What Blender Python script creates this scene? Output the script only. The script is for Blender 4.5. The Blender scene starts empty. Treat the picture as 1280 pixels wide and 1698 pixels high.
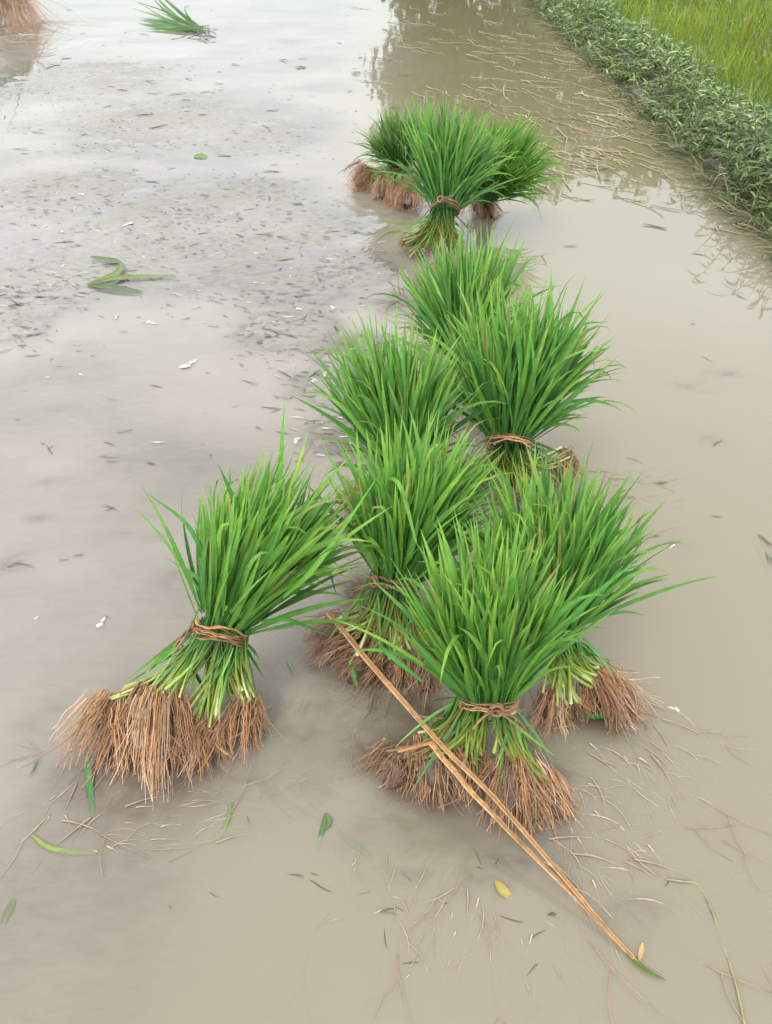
import bpy, math, random
import numpy as np
from mathutils import Vector

# ------------------------------------------------------------------ camera
S = bpy.context.scene
COL = S.collection
CAM_H, PITCH, F = 1.25, math.radians(40.0), 1276.0
cd = bpy.data.cameras.new("camera"); cam = bpy.data.objects.new("camera", cd); COL.objects.link(cam)
cam.location = (0, 0, CAM_H); cam.rotation_euler = (math.pi/2 - PITCH, 0, 0)
cd.sensor_fit = 'VERTICAL'; cd.sensor_height = 34.6; cd.lens = 34.6*F/1698.0
cd.clip_start = 0.02; cd.clip_end = 2000
S.camera = cam
# ------------------------------------------------------------------ sky and sun
SUN_EL, SUN_ROT = math.radians(58), math.radians(-150)
w = bpy.data.worlds.new("World"); S.world = w; w.use_nodes = True
nt = w.node_tree; nt.nodes.clear()
out = nt.nodes.new('ShaderNodeOutputWorld'); bg = nt.nodes.new('ShaderNodeBackground')
sky = nt.nodes.new('ShaderNodeTexSky'); sky.sky_type = 'NISHITA'; sky.sun_disc = False
sky.sun_elevation = SUN_EL; sky.sun_rotation = SUN_ROT; sky.dust_density = 3.0
tc = nt.nodes.new('ShaderNodeTexCoord')
cn = nt.nodes.new('ShaderNodeTexNoise'); cn.inputs['Scale'].default_value = 1.6; cn.inputs['Detail'].default_value = 5
mp = nt.nodes.new('ShaderNodeMapping'); mp.inputs['Scale'].default_value = (1, 1, 2.6); mp.inputs['Location'].default_value = (0.3, 0.1, 0)
cr = nt.nodes.new('ShaderNodeValToRGB')
cr.color_ramp.elements[0].position = 0.30; cr.color_ramp.elements[0].color = (14.0, 14.4, 14.8, 1)
cr.color_ramp.elements[1].position = 0.66; cr.color_ramp.elements[1].color = (18.0, 17.6, 17.0, 1)
mx = nt.nodes.new('ShaderNodeMix'); mx.data_type = 'RGBA'; mx.inputs[0].default_value = 0.80
nt.links.new(tc.outputs['Generated'], mp.inputs[0]); nt.links.new(mp.outputs[0], cn.inputs['Vector'])
nt.links.new(cn.outputs['Fac'], cr.inputs[0])
nt.links.new(sky.outputs[0], mx.inputs[6]); nt.links.new(cr.outputs[0], mx.inputs[7])
# an overcast sky is dimmer and cooler towards the horizon
sx = nt.nodes.new('ShaderNodeSeparateXYZ'); nt.links.new(tc.outputs['Generated'], sx.inputs[0])
zr = nt.nodes.new('ShaderNodeValToRGB'); ze = zr.color_ramp.elements
ze[0].position = .02; ze[0].color = (.56, .63, .64, 1); ze[1].position = .75; ze[1].color = (1.0, .98, .95, 1)
e2 = ze.new(.20); e2.color = (.80, .86, .87, 1); e3 = ze.new(.36); e3.color = (1.20, 1.27, 1.37, 1)
zm = nt.nodes.new('ShaderNodeMix'); zm.data_type = 'RGBA'; zm.blend_type = 'MULTIPLY'; zm.inputs[0].default_value = 1
nt.links.new(sx.outputs['Z'], zr.inputs[0]); nt.links.new(mx.outputs[2], zm.inputs[6]); nt.links.new(zr.outputs[0], zm.inputs[7])
nt.links.new(zm.outputs[2], bg.inputs[0]); bg.inputs[1].default_value = 0.12
nt.links.new(bg.outputs[0], out.inputs[0])
sd = bpy.data.lights.new("sun", 'SUN'); sun = bpy.data.objects.new("sun", sd); COL.objects.link(sun)
sd.energy = 1.3; sd.angle = math.radians(25); sd.color = (1, .96, .9)
sdir = Vector((math.sin(SUN_ROT)*math.cos(SUN_EL), math.cos(SUN_ROT)*math.cos(SUN_EL), math.sin(SUN_EL)))
sun.rotation_euler = sdir.to_track_quat('Z', 'Y').to_euler()
S.view_settings.view_transform = 'Standard'; S.view_settings.look = 'None'
S.view_settings.exposure = 0.40; S.view_settings.gamma = 1.0
S.cycles.use_denoising = True
S.cycles.max_bounces = 8; S.cycles.transparent_max_bounces = 12
S.cycles.caustics_reflective = False; S.cycles.caustics_refractive = False

# ------------------------------------------------------------------ helpers
R = np.random.default_rng(7)
def seed(k):
    global R
    R = np.random.default_rng(k)
CP, SP = math.cos(PITCH), math.sin(PITCH)
def at(px, py, z=0.0):
    """the place at height z that a pixel of the photograph looks at"""
    u, v = (px-640)/F, (py-849)/F
    d = np.array([u, CP - v*SP, -SP - v*CP])
    return np.array([0, 0, CAM_H]) + d*((z-CAM_H)/d[2])
def nrm(a):
    return a/np.maximum(np.linalg.norm(a, axis=-1, keepdims=True), 1e-9)
def hsh(ix, iy, k):
    n = (ix.astype(np.int64)*374761393 + iy.astype(np.int64)*668265263 + k*1442695041) & 0xffffffff
    n = ((n ^ (n >> 13))*1274126177) & 0xffffffff
    return ((n ^ (n >> 16)) & 0xffff)/65535.0
def vnoise(x, y, k=0):
    ix, iy = np.floor(x), np.floor(y); fx, fy = x-ix, y-iy
    fx = fx*fx*(3-2*fx); fy = fy*fy*(3-2*fy)
    a, b = hsh(ix, iy, k), hsh(ix+1, iy, k); c, d = hsh(ix, iy+1, k), hsh(ix+1, iy+1, k)
    return a+(b-a)*fx+(c-a)*fy+(a-b-c+d)*fx*fy
def fbm(x, y, k=0, o=4):
    s, a = 0, .5
    for i in range(o):
        s = s+a*(vnoise(x, y, k+i)-.5); x = x*2.03+3.1; y = y*2.03+1.7; a *= .5
    return s

class Acc:
    """collects quads with a colour per point, builds one mesh object"""
    def __init__(s): s.v, s.f, s.c, s.n = [], [], [], 0
    def add(s, V, Q, C):
        V = np.asarray(V, float).reshape(-1, 3); C = np.asarray(C, float)
        if C.ndim == 1: C = np.tile(C, (len(V), 1))
        s.v.append(V); s.f.append(np.asarray(Q).reshape(-1, 4)+s.n); s.c.append(C.reshape(-1, 3)); s.n += len(V)
    def mesh(s, name, mat, org=(0, 0, 0), smooth=True):
        V = np.concatenate(s.v)-np.asarray(org); Q = np.concatenate(s.f); C = np.concatenate(s.c)
        me = bpy.data.meshes.new(name)
        me.vertices.add(len(V)); me.vertices.foreach_set("co", V.ravel().astype(np.float32))
        me.loops.add(Q.size); me.loops.foreach_set("vertex_index", Q.ravel().astype(np.int32))
        me.polygons.add(len(Q)); me.polygons.foreach_set("loop_start", np.arange(0, Q.size, 4, dtype=np.int32))
        me.polygons.foreach_set("use_smooth", np.full(len(Q), smooth))
        me.update(calc_edges=True)
        at_ = me.attributes.new("Col", 'FLOAT_COLOR', 'POINT')
        at_.data.foreach_set("color", np.concatenate([C, np.ones((len(C), 1))], 1).ravel().astype(np.float32))
        me.materials.append(mat)
        return me
    def build(s, name, mat, parent=None, org=(0, 0, 0), smooth=True):
        o = bpy.data.objects.new(name, s.mesh(name, mat, org, smooth)); COL.objects.link(o)
        if parent: o.parent = parent
        else: o.location = org
        return o
def tag(o, label=None, cat=None, group=None, kind=None):
    for k, v in (('label', label), ('category', cat), ('group', group), ('kind', kind)):
        if v: o[k] = v
    return o
def empty(name, loc):
    o = bpy.data.objects.new(name, None); COL.objects.link(o); o.location = loc; o.empty_display_size = .05
    return o

def ribbons(acc, C, W, ref, fold, col, rib=None):
    """blades: C (N,S,3) midlines, W (N,S) full widths, ref (N,3) facing, col (N,S,3)"""
    N, K, _ = C.shape
    D = nrm(np.gradient(C, axis=1))
    side = nrm(np.cross(D, ref[:, None, :])); up = nrm(np.cross(side, D))
    h = W[..., None]*.5
    V = np.stack([C-side*h+up*h*fold, C, C+side*h+up*h*fold], 2)
    cc = np.stack([col, col if rib is None else col*rib, col], 2)
    b = (np.arange(N)[:, None, None]*K+np.arange(K-1)[None, :, None])*3+np.arange(2)[None, None, :]
    acc.add(V, np.stack([b, b+1, b+4, b+3], -1), cc)
def tubes(acc, C, Rr, col, k=4, flat=None):
    """round stalks: C (N,S,3), Rr (N,S) radii, col (N,S,3)"""
    N, K, _ = C.shape
    D = nrm(np.gradient(C, axis=1))
    ref = np.tile(np.array([.31, .23, .92]), (N, 1)); m = np.abs(np.einsum('nk,nk->n', D.mean(1), ref)) > .85
    ref[m] = (.9, -.3, .1)
    a = nrm(np.cross(D, ref[:, None, :])); b = np.cross(D, a)
    th = np.arange(k)*2*math.pi/k
    fl = 1.0 if flat is None else flat
    V = C[:, :, None, :]+Rr[..., None, None]*(np.cos(th)[None, None, :, None]*a[:, :, None, :]+fl*np.sin(th)[None, None, :, None]*b[:, :, None, :])
    cc = np.repeat(col[:, :, None, :], k, 2)
    i = np.arange(N)[:, None, None]*K*k+np.arange(K-1)[None, :, None]*k; j = np.arange(k)[None, None, :]; j2 = (j+1) % k
    acc.add(V, np.stack([i+j, i+j2, i+k+j2, i+k+j], -1), cc)
def arcs(p0, d0, L, droop, K, side=None, pw=1.6):
    t = np.linspace(0, 1, K)
    D = d0[:, None, :]+(droop[:, None]*t[None, :]**pw)[..., None]*np.array([0, 0, -1.0])
    if side is not None: D = D+side[:, None, :]*t[None, :, None]
    D = nrm(D)
    return p0[:, None, :]+np.concatenate([np.zeros((len(p0), 1, 3)), np.cumsum(D[:, :-1]+D[:, 1:], 1)*.5], 1)*(L/(K-1))[:, None, None]
def smooth_path(P, K):
    P = np.asarray(P, float); n = len(P)
    if n == 2: return P[0]+(P[1]-P[0])*np.linspace(0, 1, K)[:, None]
    Q = np.vstack([2*P[0]-P[1], P, 2*P[-1]-P[-2]]); o = []
    for s_ in np.linspace(0, n-1-1e-6, K):
        i = int(s_); t = s_-i; a, b, c, d = Q[i:i+4]
        o.append(.5*((2*b)+(c-a)*t+(2*a-5*b+4*c-d)*t*t+(3*b-a-3*c+d)*t**3))
    return np.array(o)
def blade_profile(t):
    return np.minimum(1, .45+1.8*t)*np.clip((1-t)/.5, 0, 1)**.8+.02
def lerp(a, b, t): return np.asarray(a)+(np.asarray(b)-np.asarray(a))*t
def rvec(n): return nrm(R.normal(size=(n, 3)))

# ------------------------------------------------------------------ materials
def mat(name):
    m = bpy.data.materials.new(name); m.use_nodes = True
    return m, m.node_tree, m.node_tree.nodes['Principled BSDF']
def plant_mat(name, rough, trans, spec=.5, var=.25, scale=60, bump=0.0):
    m, t, p = mat(name); L = t.links.new
    a = t.nodes.new('ShaderNodeAttribute'); a.attribute_name = 'Col'
    n = t.nodes.new('ShaderNodeTexNoise'); n.inputs['Scale'].default_value = scale; n.inputs['Detail'].default_value = 3
    c = t.nodes.new('ShaderNodeTexCoord'); L(c.outputs['Object'], n.inputs['Vector'])
    mr = t.nodes.new('ShaderNodeMapRange'); mr.inputs[1].default_value = .25; mr.inputs[2].default_value = .75
    mr.inputs[3].default_value = 1-var; mr.inputs[4].default_value = 1+var; L(n.outputs['Fac'], mr.inputs[0])
    mul = t.nodes.new('ShaderNodeVectorMath'); mul.operation = 'SCALE'
    L(a.outputs['Color'], mul.inputs[0]); L(mr.outputs[0], mul.inputs['Scale'])
    L(mul.outputs[0], p.inputs['Base Color'])
    p.inputs['Roughness'].default_value = rough; p.inputs['Specular IOR Level'].default_value = spec
    if bump:
        b = t.nodes.new('ShaderNodeBump'); b.inputs['Strength'].default_value = bump; b.inputs['Distance'].default_value = .002
        L(n.outputs['Fac'], b.inputs['Height']); L(b.outputs[0], p.inputs['Normal'])
    if trans:
        tr = t.nodes.new('ShaderNodeBsdfTranslucent'); L(mul.outputs[0], tr.inputs[0])
        mix = t.nodes.new('ShaderNodeMixShader'); mix.inputs[0].default_value = trans
        o = t.nodes['Material Output']; L(p.outputs[0], mix.inputs[1]); L(tr.outputs[0], mix.inputs[2]); L(mix.outputs[0], o.inputs[0])
    return m
M_LEAF = plant_mat('rice_leaf', .50, .36, .35, .20, 70)
M_STEM = plant_mat('rice_stem', .38, .10, .5, .18, 90)
M_ROOT = plant_mat('wet_root', .30, .0, .5, .30, 70)
M_CLOD = plant_mat('root_mud', .5, .0, .5, .35, 45, .8)
M_TIE = plant_mat('dry_straw_tie', .55, .0, .35, .30, 120, .4)
M_STRAW = plant_mat('dead_straw', .5, .05, .4, .25, 80)
M_SCRAP = plant_mat('plant_scrap', .45, .05, .45, .3, 60)
M_WEED = plant_mat('bank_weed', .5, .22, .4, .25, 14)
M_FIELD = plant_mat('field_rice', .5, .35, .35, .25, 3)
M_BARK = plant_mat('bark', .85, 0, .2, .3, 8, .8)
M_TREE = plant_mat('tree_leaf', .6, .2, .3, .3, 2)

def soil_mat():
    m, t, p = mat('wet_mud'); L = t.links.new
    c = t.nodes.new('ShaderNodeTexCoord')
    n = t.nodes.new('ShaderNodeTexNoise'); n.inputs['Scale'].default_value = 1.1; n.inputs['Detail'].default_value = 6
    L(c.outputs['Object'], n.inputs['Vector'])
    r = t.nodes.new('ShaderNodeValToRGB'); e = r.color_ramp.elements
    e[0].position = .35; e[0].color = (.178, .168, .145, 1); e[1].position = .65; e[1].color = (.240, .230, .208, 1)
    L(n.outputs['Fac'], r.inputs[0])
    mp = t.nodes.new('ShaderNodeMapping'); mp.inputs['Scale'].default_value = (14, 34, 30); L(c.outputs['Object'], mp.inputs[0])
    n2 = t.nodes.new('ShaderNodeTexNoise'); n2.inputs['Scale'].default_value = 1.5; n2.inputs['Detail'].default_value = 8; n2.inputs['Roughness'].default_value = .68
    L(mp.outputs[0], n2.inputs['Vector'])
    mr = t.nodes.new('ShaderNodeMapRange'); mr.inputs[1].default_value = .3; mr.inputs[2].default_value = .7; mr.inputs[3].default_value = .80; mr.inputs[4].default_value = 1.15
    L(n2.outputs['Fac'], mr.inputs[0])
    mul = t.nodes.new('ShaderNodeVectorMath'); mul.operation = 'SCALE'; L(r.outputs[0], mul.inputs[0]); L(mr.outputs[0], mul.inputs['Scale'])
    at_ = t.nodes.new('ShaderNodeAttribute'); at_.attribute_name = 'Col'      # brown soil washed out of the roots
    bm = t.nodes.new('ShaderNodeMix'); bm.data_type = 'RGBA'; L(at_.outputs['Fac'], bm.inputs[0]); L(mul.outputs[0], bm.inputs[6]); bm.inputs[7].default_value = (.13, .088, .060, 1)
    L(bm.outputs[2], p.inputs['Base Color'])
    p.inputs['Roughness'].default_value = .55; p.inputs['Specular IOR Level'].default_value = .35
    b = t.nodes.new('ShaderNodeBump'); b.inputs['Strength'].default_value = .55; b.inputs['Distance'].default_value = .006
    L(n2.outputs['Fac'], b.inputs['Height']); L(b.outputs[0], p.inputs['Normal'])
    return m
M_MUD = soil_mat()
def water_mat(name, alpha, glossy):
    """milky water: suspended silt (diffuse) over a see-through layer, with a smooth reflecting surface"""
    m, t, p = mat(name); L = t.links.new; t.nodes.remove(p); o = t.nodes['Material Output']
    c = t.nodes.new('ShaderNodeTexCoord')
    n = t.nodes.new('ShaderNodeTexNoise'); n.inputs['Scale'].default_value = .75; n.inputs['Detail'].default_value = 4
    L(c.outputs['Object'], n.inputs['Vector'])
    r = t.nodes.new('ShaderNodeValToRGB'); e = r.color_ramp.elements
    e[0].position = .36; e[0].color = (.43, .395, .340, 1); e[1].position = .62; e[1].color = (.49, .445, .405, 1)
    L(n.outputs['Fac'], r.inputs[0])
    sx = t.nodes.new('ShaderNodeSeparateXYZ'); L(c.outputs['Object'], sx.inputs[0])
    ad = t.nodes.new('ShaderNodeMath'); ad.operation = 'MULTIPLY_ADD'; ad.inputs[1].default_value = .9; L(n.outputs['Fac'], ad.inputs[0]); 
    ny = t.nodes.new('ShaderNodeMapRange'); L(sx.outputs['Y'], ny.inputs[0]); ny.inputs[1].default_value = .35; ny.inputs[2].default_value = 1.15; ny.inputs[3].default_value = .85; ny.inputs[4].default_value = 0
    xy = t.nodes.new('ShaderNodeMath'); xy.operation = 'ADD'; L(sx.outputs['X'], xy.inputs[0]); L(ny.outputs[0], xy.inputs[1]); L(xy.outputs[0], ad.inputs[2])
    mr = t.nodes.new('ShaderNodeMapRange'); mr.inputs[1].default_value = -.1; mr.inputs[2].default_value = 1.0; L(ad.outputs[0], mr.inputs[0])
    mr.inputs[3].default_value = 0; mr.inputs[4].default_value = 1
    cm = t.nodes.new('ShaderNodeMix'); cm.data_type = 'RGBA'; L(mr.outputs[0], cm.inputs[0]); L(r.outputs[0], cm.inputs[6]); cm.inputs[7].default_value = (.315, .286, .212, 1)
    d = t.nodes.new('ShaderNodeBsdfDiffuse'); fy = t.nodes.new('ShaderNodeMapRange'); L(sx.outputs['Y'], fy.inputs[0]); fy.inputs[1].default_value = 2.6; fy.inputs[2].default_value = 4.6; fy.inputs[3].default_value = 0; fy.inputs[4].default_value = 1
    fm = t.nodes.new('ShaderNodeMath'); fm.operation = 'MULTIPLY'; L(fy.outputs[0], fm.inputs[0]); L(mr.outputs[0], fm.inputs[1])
    co = t.nodes.new('ShaderNodeMix'); co.data_type = 'RGBA'; L(fm.outputs[0], co.inputs[0]); L(cm.outputs[2], co.inputs[6]); co.inputs[7].default_value = (.250, .230, .128, 1)   # darker olive of the trees' reflection, painted into the far right water colour
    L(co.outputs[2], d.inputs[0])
    tr = t.nodes.new('ShaderNodeBsdfTransparent')
    mix = t.nodes.new('ShaderNodeMixShader')
    da = t.nodes.new('ShaderNodeAttribute'); da.attribute_name = 'Col'       # opacity of the silt for the depth of the water here
    am = t.nodes.new('ShaderNodeMath'); am.operation = 'MULTIPLY'; am.inputs[1].default_value = alpha
    L(da.outputs['Fac'], am.inputs[0]); L(am.outputs[0], mix.inputs[0])
    L(tr.outputs[0], mix.inputs[1]); L(d.outputs[0], mix.inputs[2])
    if glossy:
        g = t.nodes.new('ShaderNodeBsdfGlossy'); g.inputs['Roughness'].default_value = .03
        fr = t.nodes.new('ShaderNodeFresnel'); fr.inputs['IOR'].default_value = 1.36
        n3 = t.nodes.new('ShaderNodeTexNoise'); n3.inputs['Scale'].default_value = 5; n3.inputs['Detail'].default_value = 2
        L(c.outputs['Object'], n3.inputs['Vector'])
        b = t.nodes.new('ShaderNodeBump'); b.inputs['Strength'].default_value = .12; b.inputs['Distance'].default_value = .006
        L(n3.outputs['Fac'], b.inputs['Height']); L(b.outputs[0], g.inputs['Normal']); L(b.outputs[0], fr.inputs['Normal'])
        m2 = t.nodes.new('ShaderNodeMixShader'); L(fr.outputs[0], m2.inputs[0]); L(mix.outputs[0], m2.inputs[1]); L(g.outputs[0], m2.inputs[2])
        L(m2.outputs[0], o.inputs[0])
    else: L(mix.outputs[0], o.inputs[0])
    return m
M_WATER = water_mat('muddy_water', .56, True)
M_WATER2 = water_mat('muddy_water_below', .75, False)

# ------------------------------------------------------------------ ground, water
MUDSPOTS = [((150, 130), .55), ((260, 200), .55), ((420, 230), .28), ((90, 320), .33), ((300, 345), .33), ((470, 375), .30), ((400, 330), .3),
            ((560, 450), .20), ((150, 420), .26), ((30, 470), .26), ((330, 430), .24), ((480, 545), .14), ((565, 640), .12), ((500, 470), .22),
            ((590, 590), .12), ((20, 540), .12), ((560, 720), .08), ((640, 1000), .12), ((560, 1090), .10), ((690, 1230), .13), ((720, 1300), .09), ((860, 1330), .10), ((600, 860), .08), ((765, 640), .15), ((690, 500), .17), ((600, 570), .09), ((600, 735), .10), ((800, 700), .13), ((700, 350), .14), ((850, 790), .12), ((1000, 1180), .07), ((260, 1270), .12)]
MS = [(at(*p)[:2], r*(1.35 if i < 17 else 1.0)) for i, (p, r) in enumerate(MUDSPOTS)]
SMUDGE = [(at(*p)[:2], a_, b_) for p, a_, b_ in (((85, 800), .06, .03), ((70, 1190), .05, .06), ((130, 572), .06, .04), ((105, 680), .07, .03), ((20, 930), .05, .05), ((230, 890), .09, .02), ((290, 960), .05, .05),
    ((480, 1170), .12, .05), ((520, 1220), .10, .04), ((350, 1290), .07, .04), ((100, 1310), .06, .06), ((740, 1440), .10, .06), ((870, 1430), .10, .05), ((1140, 640), .12, .05), ((1190, 735), .07, .06), ((1130, 900), .04, .03), ((1210, 620), .09, .04),
    ((1050, 1520), .08, .05), ((620, 1400), .06, .04), ((1040, 1200), .09, .07), ((1000, 800), .08, .04), ((420, 820), .06, .04), ((200, 760), .06, .02), ((60, 860), .05, .02))]
def root_stain(X, Y):
    m = np.zeros_like(X)
    for (c, r) in MS[17:]:
        m = np.maximum(m, np.exp(-(((X-c[0])**2+(Y-c[1])**2)/(r*r*1.3))**1.3))
    return np.clip(m*1.15+fbm(X*14, Y*14, 41)*.8*(m > .02), 0, 1)
def mud_height(X, Y):
    m = np.zeros_like(X)
    for (c, r) in MS[:17]:
        m = np.maximum(m, np.exp(-(((X-c[0])**2+(Y-c[1])**2)/(r*r))**1.5))
    s_ = root_stain(X, Y)
    edge = np.clip(m*1.25+fbm(X*3, Y*4, 5)*.9, 0, 1)
    left = 1/(1+np.exp((X+.15+.25*fbm(X*2, Y*2, 9))*9))
    h = -.028+.0225*left+fbm(X*2.2, Y*3, 2)*.016
    h = h*(1-edge)+edge*(.0014+fbm(X*5, Y*12, 11, 5)*.010+fbm(X*20, Y*44, 21, 4)*.014)
    for (c, rx, ry) in SMUDGE:
        h = h+(-.0015-h)*np.exp(-((X-c[0])/rx)**2-((Y-c[1])/ry)**2)*np.clip(.55+fbm(X*22, Y*30, 81)*1.6, 0, 1)
    h = h*(1-s_)+s_*(-.0025+fbm(X*25, Y*25, 51, 4)*.012)
    b = np.clip((X-1.72)/.26, 0, 1); b = b*b*(3-2*b)
    c2 = 1-np.clip((X-2.08)/.3, 0, 1); c2 = c2*c2*(3-2*c2)
    far = 1/(1+np.exp(-(Y+30)*.5))
    return h+(.17+.06*fbm(X*2, Y*1.5, 31))*b*c2*far+.025*b*(1-c2)
def sheet(name, mat_, ys, half, nx, hfun, cfun=None):
    u = np.linspace(-1, 1, nx); Y = np.repeat(ys[:, None], nx, 1); X = u[None, :]*half(ys)[:, None]
    Z = hfun(X, Y); n = len(ys)
    a = Acc(); b = np.arange(n-1)[:, None]*nx+np.arange(nx-1)[None, :]
    a.add(np.stack([X, Y, Z], -1), np.stack([b, b+1, b+nx+1, b+nx], -1), (.3, .3, .3) if cfun is None else np.repeat(cfun(X, Y).reshape(-1, 1), 3, 1))
    return a.build(name, mat_)
ys = np.concatenate([np.linspace(-6, .2, 60), .25*(12/.25)**np.linspace(0, 1, 640)[0:], np.geomspace(12.6, 400, 60)])
half = lambda y: 1.4+.85*np.abs(y)
tag(sheet('ground', M_MUD, ys, half, 520, mud_height, root_stain), kind='structure')
flat = lambda z: (lambda X, Y: X*0+z)
silt = lambda z, d0: (lambda X, Y: 1-np.exp(-np.clip(z-mud_height(X, Y), 0, 1)/d0))
yw = np.concatenate([np.linspace(-6, .2, 30), .25*(12/.25)**np.linspace(0, 1, 420), np.geomspace(12.6, 400, 30)])
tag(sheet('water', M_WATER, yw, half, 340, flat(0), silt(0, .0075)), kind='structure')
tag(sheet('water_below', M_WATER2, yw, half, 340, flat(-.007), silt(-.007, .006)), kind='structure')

# ------------------------------------------------------------------ bundles of rice seedlings
GD, GM, GL, GT = np.array((.032, .140, .030)), np.array((.090, .262, .042)), np.array((.180, .385, .050)), np.array((.29, .42, .07))
def leaf_colours(n, K, t, light, pale=0.0):
    k = np.clip(R.normal(.5+light, .28, n), 0, 1.2)[:, None, None]
    c = np.where(k < .5, lerp(GD, GM, k*2), lerp(GM, GL, k*2-1))
    tt = t[None, :, None]
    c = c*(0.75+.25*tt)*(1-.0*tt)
    c = lerp(c, GT*np.ones(3), np.clip((tt-.55)/.45, 0, 1)*R.uniform(.1, .65, n)[:, None, None])
    if pale: c = lerp(c, np.array((.16, .25, .12)), pale)
    dead = (R.random(n) < .09)[:, None, None]*np.clip((tt-.6)*2.5, 0, 1)
    return lerp(c, np.array((.30, .21, .08)), dead)
def leaf_blades(acc, p0, d0, L, W, droop, light, K=8, pale=0.0, pw=1.6):
    n = len(p0); t = np.linspace(0, 1, K)
    C = arcs(p0, d0, L, droop, K, R.normal(0, .19, (n, 3)), pw)
    C[..., 2] = np.maximum(C[..., 2], .003+R.random(n)[:, None]*.01)
    Wd = W[:, None]*blade_profile(t)[None, :]
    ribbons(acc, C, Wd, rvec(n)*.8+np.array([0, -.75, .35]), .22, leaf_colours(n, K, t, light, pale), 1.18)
def perp(a):
    r = np.array([0, 1., 0]) if abs(a[1]) < .8 else np.array([1., 0, 0])
    x = nrm(np.cross(r, a)); return x, np.cross(a, x)
ROOTC = [np.array(c) for c in ((.27, .132, .070), (.34, .175, .090), (.205, .105, .060), (.36, .20, .080), (.44, .30, .19), (.14, .076, .045))]
def root_mass(crown, tip, n, spread, parent, org, orange=.2, dark=0.0, soil=True):
    """a hank of wet roots falling from the crown to the mud, over a lump of mud"""
    ax = tip-crown; Lm = np.linalg.norm(ax); ad = ax/Lm; x, y = perp(ad)
    K = 9; t = np.linspace(0, 1, K)
    a = R.normal(0, 1, (n, 2)); p0 = crown+(a[:, :1]*x+a[:, 1:]*y)*spread*.42
    L = Lm*R.uniform(.55, 1.30, n)
    nh = max(4, n//14); hk = R.integers(0, nh, n)
    ha = R.normal(0, 1, (nh, 2)); hd = nrm(ad+(ha[:, :1]*x+ha[:, 1:]*y)*.19+R.normal(0, .08, (nh, 3))); hs = R.normal(0, .30, (nh, 3)); hl = R.uniform(.65, 1.2, nh)
    loose = R.random(n) < .28; hk2 = hk
    a = np.where(loose[:, None], a, ha[hk]+R.normal(0, .28, (n, 2)))
    p0 = crown+(a[:, :1]*x+a[:, 1:]*y)*spread*.42-ad*R.uniform(-.012, .022, n)[:, None]
    d0 = np.where(loose[:, None], nrm(ad+(a[:, :1]*x+a[:, 1:]*y)*.15+R.normal(0, .16, (n, 3))), nrm(hd[hk]+R.normal(0, .05, (n, 3))))
    L = Lm*np.where(loose, R.uniform(.25, 1.15, n), hl[hk]*R.uniform(.55, 1.15, n))
    C = arcs(p0, d0, L, R.uniform(.3, 1.3, n), K, np.where(loose[:, None], R.normal(0, .8, (n, 3)), hs[hk]+R.normal(0, .10, (n, 3))))
    ph = R.uniform(0, 6.3, (n, 2)); fq = R.uniform(4, 11, (n, 2)); am = R.uniform(.001, .0045, (n, 1))*t[None, :]**.5
    C = C+(am*np.sin(ph[:, :1]+fq[:, :1]*t))[..., None]*x+(am*np.sin(ph[:, 1:]+fq[:, 1:]*t))[..., None]*y
    lo = R.uniform(-.014, .004, n)[:, None]
    under = np.minimum(C[..., 2]-lo, 0); C[..., 2] = np.maximum(C[..., 2], lo)
    out_ = nrm(C[:, -1:, :2]-p0[:, None, :2]); C[..., :2] += out_*(-under[..., None])*.55
    r0 = R.uniform(.0004, .0012, n)[:, None]*(1.1-.6*t[None, :])
    ci = np.where(loose, R.integers(0, len(ROOTC), n), R.integers(0, len(ROOTC), nh)[hk]); base = np.array(ROOTC)[ci]*R.uniform(.75, 1.3, n)[:, None]
    base = lerp(base, np.array((.38, .18, .045)), (R.random(n) < orange)[:, None]*.6)
    tipc = base*1.25+np.array((.07, .05, .04))
    col = lerp(base[:, None, :], tipc[:, None, :], t[None, :, None]**2)*(1-dark)
    acc = Acc(); tubes(acc, C, r0, col, 4)
    o = acc.build('root_mass', M_ROOT, parent, org)
    if not soil: return o
    # lump of mud that the roots hold
    c = Acc(); nu, nv = 14, 10
    th = np.linspace(0, 2*math.pi, nu, endpoint=False); v = np.linspace(.02, .98, nv)
    rad = spread*(.18+.40*np.sin(np.clip(v*1.05, 0, 1)*math.pi)**.7)
    P = crown+ad*(v[:, None, None]*Lm*.80)+rad[:, None, None]*(np.cos(th)[None, :, None]*x+np.sin(th)[None, :, None]*y)
    P = P+(fbm(P[..., 0]*60, P[..., 1]*60+P[..., 2]*70, 3)*spread*.9)[..., None]*nrm(P-P.mean((0, 1)))
    P[..., 2] = np.maximum(P[..., 2], -.012)
    b = np.arange(nv-1)[:, None]*nu+np.arange(nu)[None, :]; b2 = np.arange(nv-1)[:, None]*nu+(np.arange(nu)[None, :]+1) % nu
    c.add(P, np.stack([b, b2, b2+nu, b+nu], -1), np.array((.100, .064, .044)))
    c.build('root_soil', M_CLOD, parent, org)
    return o
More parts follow.
